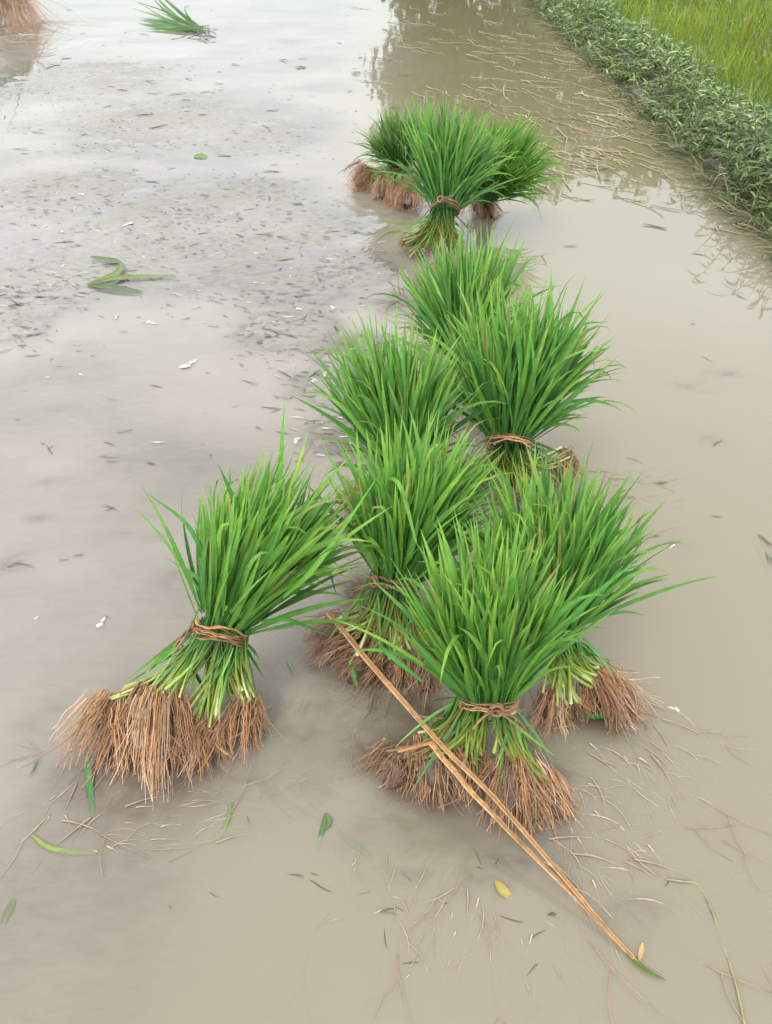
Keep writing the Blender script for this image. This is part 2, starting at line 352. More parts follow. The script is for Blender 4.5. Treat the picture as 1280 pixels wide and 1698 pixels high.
def clump(tie, ax, rt, spec, parent, org, pale=0.0):
    """the stems of one clump below the tie, with its roots"""
    (cx, cy, cz), (tx, ty), ns, spread = spec[:4]; opts = spec[4] if len(spec) > 4 else {}
    ns = int(ns*1.5); spread = spread*1.12
    crown = at(cx, cy, cz); tip = at(tx, ty, 0.0)
    x, y = perp(ax); K = 10; t = np.linspace(0, 1, K)
    d = crown-tie; dl = np.linalg.norm(d)
    lat = d-ax*np.dot(d, ax); lat = lat/max(np.linalg.norm(lat), 1e-6)
    s = R.normal(0, .45, (ns, 2)); p0 = tie+lat*rt*.45+(s[:, :1]*x+s[:, 1:]*y)*rt*.6+ax*R.uniform(0, .03, ns)[:, None]
    xx, yy = perp(d/dl); e = R.normal(0, .5, (ns, 2))
    p2 = crown+(e[:, :1]*xx+e[:, 1:]*yy)*spread+ (d/dl)*R.uniform(-.030, .016, ns)[:, None]
    p1 = p0-ax*dl*.38+(p2-p0)*.12+R.normal(0, .006, (ns, 3))
    T = t[None, :, None]
    C = (1-T)**2*p0[:, None]+2*T*(1-T)*p1[:, None]+T*T*p2[:, None]
    r = R.uniform(.0018, .0033, ns)[:, None]*(.75+.55*t[None, :]**2)
    g = R.uniform(.5, 1.3, ns)[:, None, None]
    c0, c1, c2 = np.array((.055, .175, .025)), np.array((.27, .36, .055)), np.array((.70, .66, .40))
    wt = R.uniform(.60, .95, ns)[:, None, None]
    col = lerp(c0*g, c1*(.7+.3*g), np.clip((T-.20)/.45, 0, 1))
    col = lerp(col, c2, np.clip((T-wt)/.16, 0, 1)*R.uniform(.05, .9, ns)[:, None, None]**1.3)
    brown = opts.get('brown', .10)
    col = lerp(col, np.array((.20, .12, .05)), (R.random(ns) < brown)[:, None, None]*np.clip(T*1.4, 0, .85))
    if pale: col = lerp(col, np.array((.22, .30, .16)), pale)
    acc = Acc(); tubes(acc, C, r, col, 5)
    # leaf sheaths and short blades hanging down among the stems
    nb = max(8, ns//3); i = R.integers(0, ns, nb)
    q0 = p0[i]+(p2[i]-p0[i])*R.uniform(.05, .4, nb)[:, None]
    dd = nrm(nrm(p2[i]-p0[i])+R.normal(0, .30, (nb, 3)))
    leaf_blades(acc, q0, dd, dl*R.uniform(.4, .9, nb), R.uniform(.003, .0075, nb), R.uniform(0, .5, nb), -.15, 7, pale)
    o = acc.build('stem_clump', M_STEM, parent, org)
    if opts.get('roots', 110): root_mass(crown+(d/dl)*.004, tip, int(opts.get('roots', 110)*2.5), spread*1.05+.006, o, (0, 0, 0) if False else org, opts.get('orange', .2), opts.get('dark', 0), opts.get('soil', True))
    return o
def tie_band(tie, ax, rt, parent, org, tilt=(0, 0), knot=0.0, colour=(.24, .120, .055), ends=4, strands=6):
    strands = int(R.integers(4, 8)); colour = np.array(colour)*R.uniform(.7, 1.3)+R.uniform(0, .03)
    x, y = perp(ax); a2 = nrm(ax+x*(tilt[0]+R.normal(0, .06))+y*(tilt[1]+.30)); x, y = perp(a2)
    K = 40; th = np.linspace(0, 2*math.pi, K)
    acc = Acc()
    for s_ in range(strands):
        off = (s_-(strands-1)/2)*.0038+R.normal(0, .002)
        w_ = off+.0045*np.sin(th*R.integers(1, 4)+R.uniform(0, 6))+.001*np.sin(th*9+s_)
        rr = rt*.99+R.uniform(0, .002)+.0012*np.sin(th*3+R.uniform(0, 6))
        C = (tie+np.cos(th)[:, None]*x*rr[:, None]+np.sin(th)[:, None]*y*rr[:, None]+w_[:, None]*a2)[None]
        col = np.array(colour)*R.uniform(.6, 1.5); streak = (1+.9*fbm(th*6+s_*7, th*0+s_, 15))[None, :, None]
        tubes(acc, C, np.full((1, K), R.uniform(.0018, .0042))*(1+.3*np.sin(th*5+s_)+.15*np.sin(th*13))[None], np.tile(col, (1, K, 1))*streak, 6, .42)
    o = acc.build('tie', M_TIE, parent, org)
    ka = Acc(); f = knot
    kp = tie+(math.cos(f)*x+math.sin(f)*y)*rt*1.12; u = math.cos(f)*x+math.sin(f)*y; v_ = nrm(np.cross(a2, u))
    for q in range(3):
        tt = np.linspace(0, 2*math.pi, 22)
        C = (kp+np.cos(tt)[:, None]*(v_*.010+a2*R.normal(0, .003))+np.sin(tt)[:, None]*(a2*.009+u*.004)+u*.003*q)[None]
        tubes(ka, C, np.full((1, 22), .0030), np.tile(np.array(colour)*R.uniform(.6, 1.1), (1, 22, 1)), 5)
    for q in range(ends):
        d = nrm((v_*R.choice([-1, 1])+u*R.uniform(.2, .9)-a2*R.uniform(-.1, 1.1))[None])
        C = arcs(kp[None], d, np.array([R.uniform(.03, .075)]), np.array([.8]), 8, R.normal(0, .4, (1, 3)))
        tubes(ka, C, np.full((1, 8), .0023), np.tile(np.array(colour)*R.uniform(.6, 1.2), (1, 8, 1)), 5, .6)
    ka.build('knot', M_TIE, o, (0, 0, 0) if False else org)
    return o
def bundle(k, label, tie, top, clumps, rt=.042, nseed=120, spread=26, light=0.0, pale=0.0, side=0.0, band=True, tilt=(0, 0), knot=-1.6,
           wide=1.0, low=34, strays=(), lenj=(.66, 1.24), deep=.72):
    seed(100+k)
    T = at(*tie); Tp = at(*top); ax = nrm(Tp-T); L = np.linalg.norm(Tp-T)
    b = [at(c[1][0], c[1][1]) for c in clumps] or [np.array([T[0], T[1], 0])]
    org = np.array([np.mean([q[0] for q in b]), np.mean([q[1] for q in b]), 0.0]); org[2] = 0
    root = tag(empty('seedling_bundle', org), label, 'seedling bundle', 'tied bundles of rice seedlings')
    x, y = perp(ax); acc = Acc(); st = Acc()
    # seedling stems above the tie
    n = nseed; u = np.sqrt(R.random(n)); az = R.uniform(0, 2*math.pi, n)
    rad = np.cos(az)[:, None]*x*wide+np.sin(az)[:, None]*y*deep
    h_ = R.uniform(0, 6.28, 4); lob = 1+.22*np.sin(2*az+h_[0])+.20*np.sin(3*az+h_[1])
    th = np.radians(spread*.80)*u**1.15*R.uniform(.7, 1.2, n)*lob
    d = nrm(np.cos(th)[:, None]*ax+np.sin(th)[:, None]*rad)
    p = T+rad*(rt*.92*u)[:, None]
    Ls = L*R.uniform(.36, .60, n)*(1-.12*u)*(1+.14*np.sin(az+h_[2])*u+.08*np.sin(4*az+h_[3])*u)
    C = arcs(p, d, Ls, R.uniform(0, .12, n)*u, 6); tt = np.linspace(0, 1, 6)
    cs = lerp(np.array((.035, .135, .022)), np.array((.065, .21, .03)), R.random(n)[:, None, None])*np.ones((1, 6, 1))
    tubes(st, C, R.uniform(.0013, .0023, n)[:, None]*(1.1-.5*tt[None]), cs, 4)
    for j in range(4):
        i = np.arange(n) if j < 3 else R.integers(0, n, n//2)
        m = len(i); f = np.clip(R.normal((.15, .42, .75, .95)[j], .14, m), .02, 1)
        q = f*5; a = np.floor(q).astype(int).clip(0, 4); fr = (q-a)[:, None]
        p0 = C[i, a]*(1-fr)+C[i, a+1]*fr
        dv = np.radians(R.uniform(2, (30, 24, 18, 14)[j], m))
        rr = nrm(rad[i]*.8*u[i][:, None]+R.normal(0, .6, (m, 3)))
        dd = nrm(d[i]*np.cos(dv)[:, None]+rr*np.sin(dv)[:, None])
        reach = L*R.uniform(*lenj, m)*(1-.16*u[i]**2)*(1+.13*np.sin(az[i]+h_[2])*u[i])
        Lb = np.maximum(reach-f*Ls[i], L*.28)*(.80, .92, 1.0, 1.0)[j]
        dr = R.uniform(0, .30, m)*u[i]**2+.02+(R.random(m) < .06)*R.uniform(.3, 1.2, m)
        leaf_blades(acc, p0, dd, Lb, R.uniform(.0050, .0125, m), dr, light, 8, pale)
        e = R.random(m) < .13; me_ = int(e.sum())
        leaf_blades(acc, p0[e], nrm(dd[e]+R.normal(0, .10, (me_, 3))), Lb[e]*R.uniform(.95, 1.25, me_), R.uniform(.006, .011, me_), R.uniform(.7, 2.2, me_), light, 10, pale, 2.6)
    # low outer blades that arch out sideways just above the tie
    m = int(low*1.35); az = R.integers(0, 2, m)*math.pi+R.normal(0, .65, m); rr = np.cos(az)[:, None]*x*1.15+(np.sin(az)*.8+.25)[:, None]*y
    th = np.radians(R.uniform(spread*.9, spread*.9+36, m))
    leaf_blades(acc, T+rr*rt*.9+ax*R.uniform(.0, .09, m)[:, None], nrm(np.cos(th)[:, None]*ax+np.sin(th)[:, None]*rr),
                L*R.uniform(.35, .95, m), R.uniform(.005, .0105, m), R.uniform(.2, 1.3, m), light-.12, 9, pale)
    # single blades the photograph shows standing out of the mass: (path of px, py, z), width
    for path, wd, cc in strays:
        P = smooth_path([at(*q) for q in path], 11)[None]; t = np.linspace(0, 1, 11)
        cl = lerp(np.array(cc), np.array(cc)*1.25, t[None, :, None])
        ribbons(acc, P, wd*blade_profile(t)[None], np.array([[.2, -1, .5]]), .2, cl*np.ones((1, 11, 3)), 1.15)
    lf = acc.build('leaves', M_LEAF, root, org)
    st.build('upper_stems', M_STEM, root, org)
    for c in clumps: clump(T, ax, rt, c, root, org, pale)
    if band: tie_band(T, ax, rt, root, org, tilt, knot)
    return root

G1, G2 = (.055, .21, .03), (.12, .31, .04)
# left bundle, leaning right
bundle(1, 'big leaning bundle standing alone on the open mud, its roots splayed wide in hanging hanks', (367, 1050, .20), (482, 782, .44), [
    ((200, 1165, .075), (165, 1285), 22, .030, {'roots': 170, 'brown': .12}),
    ((270, 1150, .110), (250, 1298), 26, .030, {'roots': 210, 'orange': .35, 'brown': .03}),
    ((330, 1195, .050), (310, 1285), 22, .022, {'roots': 110}),
    ((352, 1205, .060), (322, 1275), 10, .014, {'roots': 70, 'orange': .35, 'brown': 0}),
    ((408, 1160, .075), (405, 1240), 24, .020, {'roots': 130, 'brown': .02})],
    rt=.045, nseed=150, spread=23, light=.12, low=18, tilt=(.0, .0), knot=2.6, wide=.9,
    strays=[([(440, 960, .30), (462, 800, .42), (472, 665, .56)], .011, G2), ([(420, 960, .30), (395, 850, .40), (362, 770, .52)], .011, G1),
            ([(350, 985, .24), (318, 880, .36), (240, 815, .40)], .008, G1), ([(350, 1000, .22), (330, 960, .29), (275, 925, .28)], .009, (.08, .23, .05)),
            ([(335, 1000, .24), (380, 1010, .27), (410, 1030, .24)], .011, G2), ([(470, 990, .30), (530, 930, .36), (640, 770, .42)], .009, G2),
            ([(430, 1030, .23), (480, 1028, .25), (545, 1055, .17)], .008, G1), ([(440, 1000, .25), (530, 935, .27), (560, 990, .18)], .007, (.03, .13, .03))])
# the front bundle
bundle(2, 'frontmost upright bundle under the long dry strip, with a knotted brown tie', (810, 1163, .20), (824, 908, .45), [
    ((716, 1232, .060), (735, 1335), 26, .034, {'roots': 190, 'brown': .25, 'dark': .1}),
    ((672, 1262, .03), (645, 1308), 12, .036, {'roots': 150, 'brown': .5, 'dark': .3}),
    ((775, 1250, .05), (760, 1330), 20, .022, {'roots': 90, 'brown': .02}),
    ((848, 1250, .085), (845, 1378), 24, .017, {'roots': 170, 'brown': 0, 'orange': .1}),
    ((880, 1300, .035), (892, 1375), 12, .012, {'roots': 90, 'brown': 0}),
    ((905, 1290, .04), (935, 1365), 14, .016, {'roots': 100, 'brown': .3})],
    rt=.046, nseed=160, spread=20, light=.12, low=18, knot=-1.45, tilt=(-.05, 0),
    strays=[([(880, 1120, .25), (960, 1010, .38), (1085, 906, .44)], .010, G1), ([(700, 1130, .24), (640, 1080, .27), (610, 1050, .22)], .008, G1)])
# behind it on the right
bundle(3, 'bundle half hidden behind the frontmost one, its roots trailing off to the right', (915, 1055, .19), (938, 788, .44), [
    ((920, 1155, .060), (915, 1215), 18, .020, {'roots': 120, 'orange': .1}),
    ((985, 1118, .085), (1020, 1185), 26, .026, {'roots': 150, 'brown': .02}),
    ((945, 1160, .05), (960, 1190), 14, .018, {'roots': 60, 'brown': .05}),
    ((1010, 1128, .060), (1070, 1200), 14, .018, {'roots': 110, 'brown': .02})],
    rt=.048, nseed=155, spread=25, light=.02, low=40, band=False)
# centre left
bundle(4, 'bundle with a brown tie beside the upper end of the long dry strip', (656, 968, .21), (708, 722, .46), [
    ((575, 1048, .055), (515, 1080), 24, .036, {'roots': 170, 'dark': .35, 'brown': .3}),
    ((610, 1092, .04), (565, 1128), 14, .040, {'roots': 170, 'brown': .4, 'dark': .35}),
    ((620, 1075, .05), (585, 1120), 18, .022, {'roots': 110, 'dark': .25, 'brown': .3}),
    ((665, 1080, .06), (660, 1150), 18, .020, {'roots': 120, 'dark': .15, 'brown': .2}),
    ((705, 1090, .05), (700, 1160), 14, .018, {'roots': 90, 'dark': .3, 'brown': .3})],
    rt=.043, nseed=145, spread=19, light=.06, low=26, knot=-2.6,
    strays=[([(690, 900, .35), (660, 800, .42), (620, 800, .40)], .008, G2), ([(640, 930, .27), (615, 895, .31), (575, 880, .27)], .008, G2)])
# left of the middle
bundle(5, 'round bundle left of the tall one, its tie hidden behind the bundle in front', (668, 790, .20), (655, 558, .43), [
    ((603, 815, .055), (588, 870), 22, .022, {'roots': 130, 'orange': .3, 'brown': .3}),
    ((640, 840, .05), (620, 875), 14, .018, {'roots': 60, 'brown': .2})],
    rt=.048, nseed=150, spread=28, light=.0, low=34, band=False,
    strays=[([(620, 720, .28), (580, 630, .38), (547, 570, .40)], .008, G1)])
# middle right
bundle(6, 'tall bundle with a wide brown tie and roots poking out on its right side', (843, 735, .20), (868, 500, .47), [
    ((790, 785, .06), (772, 818), 26, .034, {'roots': 80, 'brown': .5}),
    ((848, 800, .05), (850, 830), 34, .046, {'roots': 60, 'brown': .1}),
    ((900, 772, .06), (915, 805), 28, .032, {'roots': 110, 'brown': .3}),
    ((930, 756, .06), (952, 798), 18, .024, {'roots': 130, 'brown': .2})],
    rt=.053, nseed=190, spread=29, light=.02, low=40, knot=1.2, wide=1.05,
    strays=[([(900, 620, .36), (912, 530, .44), (914, 435, .55)], .012, G2), ([(930, 620, .32), (955, 545, .40), (1010, 533, .38)], .007, G1),
            ([(930, 690, .26), (965, 665, .27), (992, 660, .25)], .010, G1)])
# behind the tall one
bundle(7, 'low tuft between the crossed stems of the far bundle and the tall bundle', (770, 605, .17), (752, 408, .42), [
    ((735, 655, .05), (720, 680), 12, .02, {'roots': 40}), ((790, 660, .05), (790, 690), 12, .02, {'roots': 40})],
    rt=.05, nseed=140, spread=27, light=.02, low=30, band=False)
# far one, in front of two others
bundle(8, 'dark green far bundle with crossed cut stems showing below its tie', (738, 347, .22), (756, 180, .53), [
    ((678, 402, .045), (668, 420), 44, .040, {'soil': False, 'roots': 50, 'brown': .35}),
    ((715, 412, .04), (712, 428), 44, .042, {'soil': False, 'roots': 30, 'brown': .2}),
    ((754, 406, .045), (760, 424), 44, .040, {'soil': False, 'roots': 30, 'brown': .2})],
    rt=.056, nseed=200, spread=27, light=-.08, low=46, knot=-2.0,
    strays=[([(715, 365, .18), (670, 372, .17), (615, 365, .14)], .010, (.12, .19, .04)), ([(690, 390, .12), (650, 385, .11), (620, 402, .05)], .010, (.13, .20, .04)),
            ([(700, 250, .42), (690, 180, .52), (684, 135, .58)], .009, (.06, .15, .03)), ([(730, 250, .42), (732, 180, .54), (733, 140, .6)], .009, (.10, .13, .03))])
bundle(9, 'pale far tuft with a long ridge of brown roots towards the grey mud', (665, 275, .14), (656, 190, .38), [
    ((612, 285, .075), (583, 315), 24, .045, {'roots': 230, 'dark': .1}),
    ((645, 300, .075), (628, 335), 24, .045, {'roots': 230}),
    ((680, 308, .07), (672, 350), 22, .045, {'roots': 230, 'orange': .35})],
    rt=.055, nseed=140, spread=36, light=.0, pale=.35, low=30, knot=-1.2)
bundle(10, 'far tuft leaning out over the water on the right of the dark green one', (806, 326, .12), (846, 218, .42), [
    ((798, 330, .06), (790, 362), 18, .025, {'roots': 110}), ((812, 332, .05), (815, 366), 16, .022, {'roots': 110})],
    rt=.055, nseed=160, spread=36, light=.10, low=90, band=False)
bundle(11, 'upturned bundle cut off by the top left corner, only its dry roots and straw showing', (-10, -75, .55), (-260, -100, .60), [
    ((-6, -32, .34), (-12, 66), 20, .07, {'roots': 260, 'orange': .3, 'soil': False}), ((16, -34, .34), (20, 62), 20, .06, {'roots': 260, 'orange': .5, 'soil': False})],
    rt=.06, nseed=60, spread=25, light=-.1, low=0, band=False)

# ------------------------------------------------------------------ the dry strips
def strip(label, path, width, cols, K=40, tip=None):
    P = smooth_path([at(*q) for q in path], K) if len(path) > 2 else smooth_path([at(*q) for q in path], K)
    P[:, 0] += fbm(np.linspace(0, 9, K), np.zeros(K), 4)*.006
    a = Acc(); t = np.linspace(0, 1, K)
    d = nrm(P[-1]-P[0]); sd_ = nrm(np.cross(d, np.array([0, 0, 1.0])))
    for j, c in enumerate(cols):
        o = (j-(len(cols)-1)/2)*width/len(cols)
        C = (P+sd_*o*(1-.5*t[:, None])+np.array([0, 0, .0015])*(j % 2))[None]
        col = np.array(c)*(1+.9*fbm(t*30, t*0+j, 8)[:, None])
        nodes = np.exp(-((t[:, None]-np.array([.28, .55, .8])[None])/.006)**2).sum(1)
        tubes(a, C, (width/len(cols)*.62*(1-.55*t)*(1+.25*nodes))[None], (col*(1-.4*nodes[:, None]))[None], 6)
    o = a.build('dry_strip', M_TIE, None, P[0]*np.array([1, 1, 0]))
    tag(o, label, 'dry strip')
    return o
seed(55)
strip('long straight tan strip of dry stalk lying across the front bundle into the water', [(545, 1016, .16), (700, 1200, .145), (830, 1335, .085), (985, 1515, .022), (1062, 1600, .002)], .0105, [(.44, .245, .10), (.30, .155, .065), (.40, .25, .12)], 60)
sb = strip('shorter tan strip of dry stalk folded sharply at its upper end beside the front bundle', [(716, 1232, .145), (762, 1290, .115), (838, 1372, .070), (985, 1520, .016), (1050, 1590, .002)], .0100, [(.40, .215, .09), (.33, .17, .07), (.45, .28, .13)], 50)
sa = Acc(); P = smooth_path([at(660, 1246, .125), at(690, 1238, .135), at(717, 1231, .146)], 12)
tubes(sa, P[None], np.full((1, 12), .0042), np.tile(np.array((.34, .16, .075)), (1, 12, 1)), 6, .6)
sa.build('folded_end', M_TIE, sb, P[0]*0+np.array(sb.location))
a = Acc(); P = smooth_path([at(1035, 1575, .004), at(1070, 1607, .006), at(1105, 1626, .004)], 10)
ribbons(a, P[None], .008*np.array([[.5, .8, 1, 1, .9, .8, .65, .5, .3, .1]]), np.array([[0, 0, 1.0]]), .1, np.tile(np.array((.10, .16, .03)), (1, 10, 1)))
tag(a.build('grass_leaf', M_LEAF, None, P[0]), 'green blade floating at the lower end of the dry strips', 'leaf')

# ------------------------------------------------------------------ loose leaves, scraps, straw
def flat_blade(name, label, paths, width, col, mat_=M_LEAF, cat='leaf', group=None):
    a = Acc()
    org = at(*paths[0][0]) if not isinstance(paths[0][0], tuple) or len(paths[0][0]) != 2 else at(*paths[0][0])
    for i, path in enumerate(paths):
        P = smooth_path([at(*q) for q in path], 12); t = np.linspace(0, 1, 12)
        prof = np.clip(np.sin(np.clip(t*.93+.05, 0, 1)*math.pi), 0, 1)**.6
        cc = np.array(col[i % len(col)])
        ribbons(a, P[None], width*prof[None], np.array([[0.0, -.15, 1.0]]), .22, lerp(cc, cc*1.3, t[None, :, None])*np.ones((1, 12, 3)), 1.4)
    o = a.build(name, mat_, None, org)
    return tag(o, label, cat, group)
seed(77)
flat_blade('torn_leaf', 'torn green leaf bent into an open angle on the grey mud', [[(150, 426, .012), (185, 432, .018), (202, 436, .016)], [(201, 436, .016), (195, 452, .02), (143, 472, .008)],
    [(143, 472, .008), (200, 461, .016), (288, 458, .012)], [(146, 474, .006), (190, 478, .010), (236, 484, .008)]], .030, [(.085, .13, .045), (.12, .17, .055), (.13, .165, .055), (.08, .12, .045)])
flat_blade('round_leaf', 'small round green leaf floating on the bright water', [[(321, 259, .004), (332, 259, .006), (344, 261, .004)]], .045, [(.08, .22, .04)])
flat_blade('yellow_leaf', 'yellow leaf floating below the front bundle roots', [[(822, 1460, .002), (834, 1477, .003), (851, 1492, -.004)]], .016, [(.30, .25, .07)])
flat_blade('dry_leaf', 'small tan leaf tilted up beside the lower end of the dry strips', [[(1060, 1594, .003), (1063, 1578, .008), (1066, 1563, .012)]], .008, [(.36, .21, .085)])
flat_blade('curled_leaf', 'curled green blade half sunk in the water at lower left', [[(52, 1384, .002), (80, 1405, .001), (125, 1414, -.002), (187, 1414, -.004)]], .009, [(.17, .24, .06)])
flat_blade('green_shoot', 'short bright green shoot floating in the open water below the dry strips', [[(541, 1348, .004), (536, 1370, .002), (524, 1412, -.004)], [(541, 1350, .006), (546, 1362, .003), (540, 1376, .002)]], .009, [(.085, .15, .06), (.075, .14, .055)])
flat_blade('sunken_leaf', 'green blade hanging from the leaning bundle roots under the water', [[(145, 1250, .03), (148, 1300, .003), (158, 1382, -.005)]], .013, [(.05, .16, .05)])
flat_blade('drowned_leaf', 'faint green blade drowned in the water right of the shoot', [[(560, 1378, -.003), (590, 1402, -.005), (620, 1425, -.006)]], .012, [(.05, .14, .05)])
flat_blade('bent_leaf', 'bent green blade with a yellow tip rising from the water', [[(383, 1330, .002), (377, 1362, .001), (355, 1392, -.003), (300, 1402, -.005)]], .007, [(.16, .22, .06)])
flat_blade('fallen_leaf', 'flat green blade lying against the roots right of the front bundle', [[(955, 1190, .02), (990, 1188, .02), (1030, 1190, .006)]], .013, [(.04, .15, .05)])
flat_blade('dull_leaf', 'dull green blade sunk at the left edge of the picture', [[(24, 1490, -.002), (14, 1512, -.003), (0, 1545, -.005)]], .014, [(.10, .17, .06)])
flat_blade('leaf_on_roots', 'green blade fallen across the dark root mound behind the dry strips', [[(575, 1090, .05), (583, 1110, .05), (592, 1140, .03)]], .011, [(.06, .19, .04)])

# wilted seedlings drifting at the top
t = empty('wilted_seedlings', at(330, 50)); tag(t, 'wilted green seedlings lying flat on the water near the top edge', 'seedlings')
seed(81); a = Acc(); n = 26
p0 = np.array([at(330+R.normal(0, 6), 48+R.normal(0, 3), .02) for _ in range(n)]); p1 = np.array([at(210+R.uniform(0, 60), R.uniform(-25, 44), R.uniform(.0, .03)) for _ in range(n)])
d = nrm(p1-p0+np.array([0, 0, .0])); leaf_blades(a, p0, d, np.linalg.norm(p1-p0, axis=1)*R.uniform(.6, 1.1, n), R.uniform(.012, .030, n), R.uniform(.1, .5, n), -.1, 9, .45)
a.build('leaves', M_LEAF, t, at(330, 50))
a = Acc(); n = 26
p0 = np.array([at(330+R.normal(0, 8), 50+R.normal(0, 5), .02) for _ in range(n)])
tubes(a, arcs(p0, nrm(R.normal(0, 1, (n, 3))*np.array([1.2, 1, .2])+np.array([.8, -.9, 0])), R.uniform(.1, .32, n), R.uniform(0, .5, n), 7), np.full((n, 7), .0035), np.tile(np.array((.07, .065, .045)), (n, 7, 1)), 4)
a.build('roots', M_ROOT, t, at(330, 50))

# one mesh of a kind, then copies
def scrap_mesh(i):
    a = Acc(); K = 8; t = np.linspace(0, 1, K); L = (.05, .075, .10, .06, .045, .085)[i]
    c = np.array([(.085, .09, .065), (.13, .125, .09), (.07, .08, .05), (.17, .15, .10), (.06, .06, .05), (.11, .13, .08)][i])
    C = np.stack([(t-.5)*L, np.sin(t*3+i)*L*.10, .003+np.sin(t*4+i*2)*.002+.0*t], -1)[None]
    ribbons(a, C, (.008 if i % 2 else .005)*np.sin(np.clip(t*.9+.06, 0, 1)*math.pi)[None]**.5, np.array([[0, .4, 1.0]]), .35, np.tile(c, (1, K, 1)))
    if i in (0, 3):
        C2 = np.stack([(t-.3)*L*.7, -t*L*.35, .004+t*.003], -1)[None]
        tubes(a, C2, np.full((1, K), .0011), np.tile(c*.8, (1, K, 1)), 4)
    return a.mesh('leaf_scrap', M_SCRAP)
def pale_mesh(i):
    a = Acc(); nu, nv = 9, 5
    th = np.linspace(0, 2*math.pi, nu, endpoint=False); v = np.linspace(.1, 1.0, nv)*math.pi/2
    r = .009*(1+.5*np.sin(th*2+i)+.4*np.cos(th*3+2*i))
    X = np.sin(v)[:, None]*r*np.cos(th)*(1.6 if i else 1.1); Y = np.sin(v)[:, None]*r*np.sin(th); Z = np.cos(v)[:, None]*.0025*np.ones(nu)+.0005
    b = np.arange(nv-1)[:, None]*nu+np.arange(nu)[None]; b2 = np.arange(nv-1)[:, None]*nu+(np.arange(nu)[None]+1) % nu
    a.add(np.stack([X, Y, Z], -1), np.stack([b, b+nu, b2+nu, b2], -1), (.46, .445, .40))
    return a.mesh('pale_scrap', M_SCRAP)
def straw_mesh(i):
    a = Acc(); K = 14; L = (.30, .42, .22, .55, .18, .34)[i]; t = np.linspace(0, 1, K)
    kink = np.where(t > .55, (t-.55)*(.35, -.5, .1, .25, .7, -.2)[i], 0)
    C = np.stack([(t-.5)*L, kink*L+np.sin(t*5+i)*L*.02, .003+.006*np.sin(t*7+i)**2], -1)[None]
    c = np.array([(.34, .28, .16), (.28, .25, .14), (.40, .34, .22), (.30, .27, .15), (.24, .21, .13), (.36, .31, .18)][i])
    node = np.exp(-((t[:, None]-np.array([.2, .55, .85])[None])/.03)**2).sum(1)
    c = c*1.12
    tubes(a, C, (.0042*(1-.4*t)*(1+.4*node))[None], (c*(1-.4*node[:, None]))[None], 5, .7)
    if i in (1, 3, 5):
        p = C[0, 7]; q = np.array([p, p+np.array([.04, .02, .006]), p+np.array([.11, .03 if i == 1 else -.04, .002])])
        P = smooth_path(q, 7); ribbons(a, P[None], np.array([[.004, .006, .007, .006, .005, .003, .001]]), np.array([[0, 0, 1.0]]), .2, np.tile(c*1.1, (1, 7, 1)))
    return a.mesh('straw_stalk', M_STRAW)
def root_mesh(i):
    a = Acc(); K = 14; t = np.linspace(0, 1, K); L = (.10, .14, .075, .17)[i]
    C = np.stack([t*L, np.sin(t*3.5+i)*L*.09+t*t*L*.25*(1 if i % 2 else -1), -.0022-.0035*t+.0045*np.sin(t*6+i)], -1)[None]
    c = np.array([(.38, .30, .22), (.31, .215, .155), (.43, .36, .28), (.29, .185, .13)][i])
    tubes(a, C, (.0009*(1.15-.8*t))[None], np.tile(c, (1, K, 1)), 4)
    for q in range(2):
        k = 5+q*4; p = C[0, k]; P = smooth_path([p, p+np.array([.02, .012*(-1)**q, .001]), p+np.array([.045, .016*(-1)**q, -.003])], 6)
        tubes(a, P[None], np.full((1, 6), .0005), np.tile(c, (1, 6, 1)), 4)
    return a.mesh('loose_root', M_ROOT)
def scatter(name, meshes, places, label, cat, group):
    for (p, rz, s) in places:
        o = bpy.data.objects.new(name, meshes[int(R.integers(0, len(meshes)))]); COL.objects.link(o)
        o.location = p; o.rotation_euler = (R.normal(0, .04), R.normal(0, .04), rz); o.scale = (s, s, s)
        tag(o, label, cat, group)
def ground_z(p):
    return max(float(mud_height(np.array([p[0]]), np.array([p[1]]))[0]), 0.0)
def px_place(cx, cy, sx, sy, n, rz, jr, s0, s1, dz=0.0):
    o = []
    for _ in range(n):
        p = at(cx+R.normal(0, sx), max(cy+R.normal(0, sy), -15)); p[2] = ground_z(p)+dz
        o.append((p, rz+R.normal(0, jr), R.uniform(s0, s1)))
    return o
SC = [scrap_mesh(i) for i in range(6)]; PL = [pale_mesh(i) for i in range(2)]; ST = [straw_mesh(i) for i in range(6)]; RT = [root_mesh(i) for i in range(4)]
seed(91)
scatter('leaf_scrap', SC, px_place(170, 150, 130, 70, 34, -.15, .5, .7, 1.6)+px_place(420, 130, 120, 90, 26, -.3, .5, .7, 1.7)+px_place(120, 320, 110, 40, 26, -.1, .6, .5, 1.1)
        + px_place(440, 370, 110, 50, 34, -.15, .5, .4, 1.0)+px_place(60, 500, 60, 40, 14, .2, .5, .5, 1.0), 'small dark scrap of leaf on the upper grey mud flat', 'leaf scrap', 'dark leaf scraps on the grey mud flat')
scatter('leaf_scrap', SC, px_place(490, 560, 60, 70, 22, -.5, .5, .4, .9)+px_place(150, 800, 120, 140, 14, .2, .6, .25, .7)+px_place(560, 680, 40, 60, 14, -.4, .6, .4, .8),
        'dark leaf scrap on the smooth mud around the leaning bundle', 'leaf scrap', 'leaf scraps around the leaning bundle')
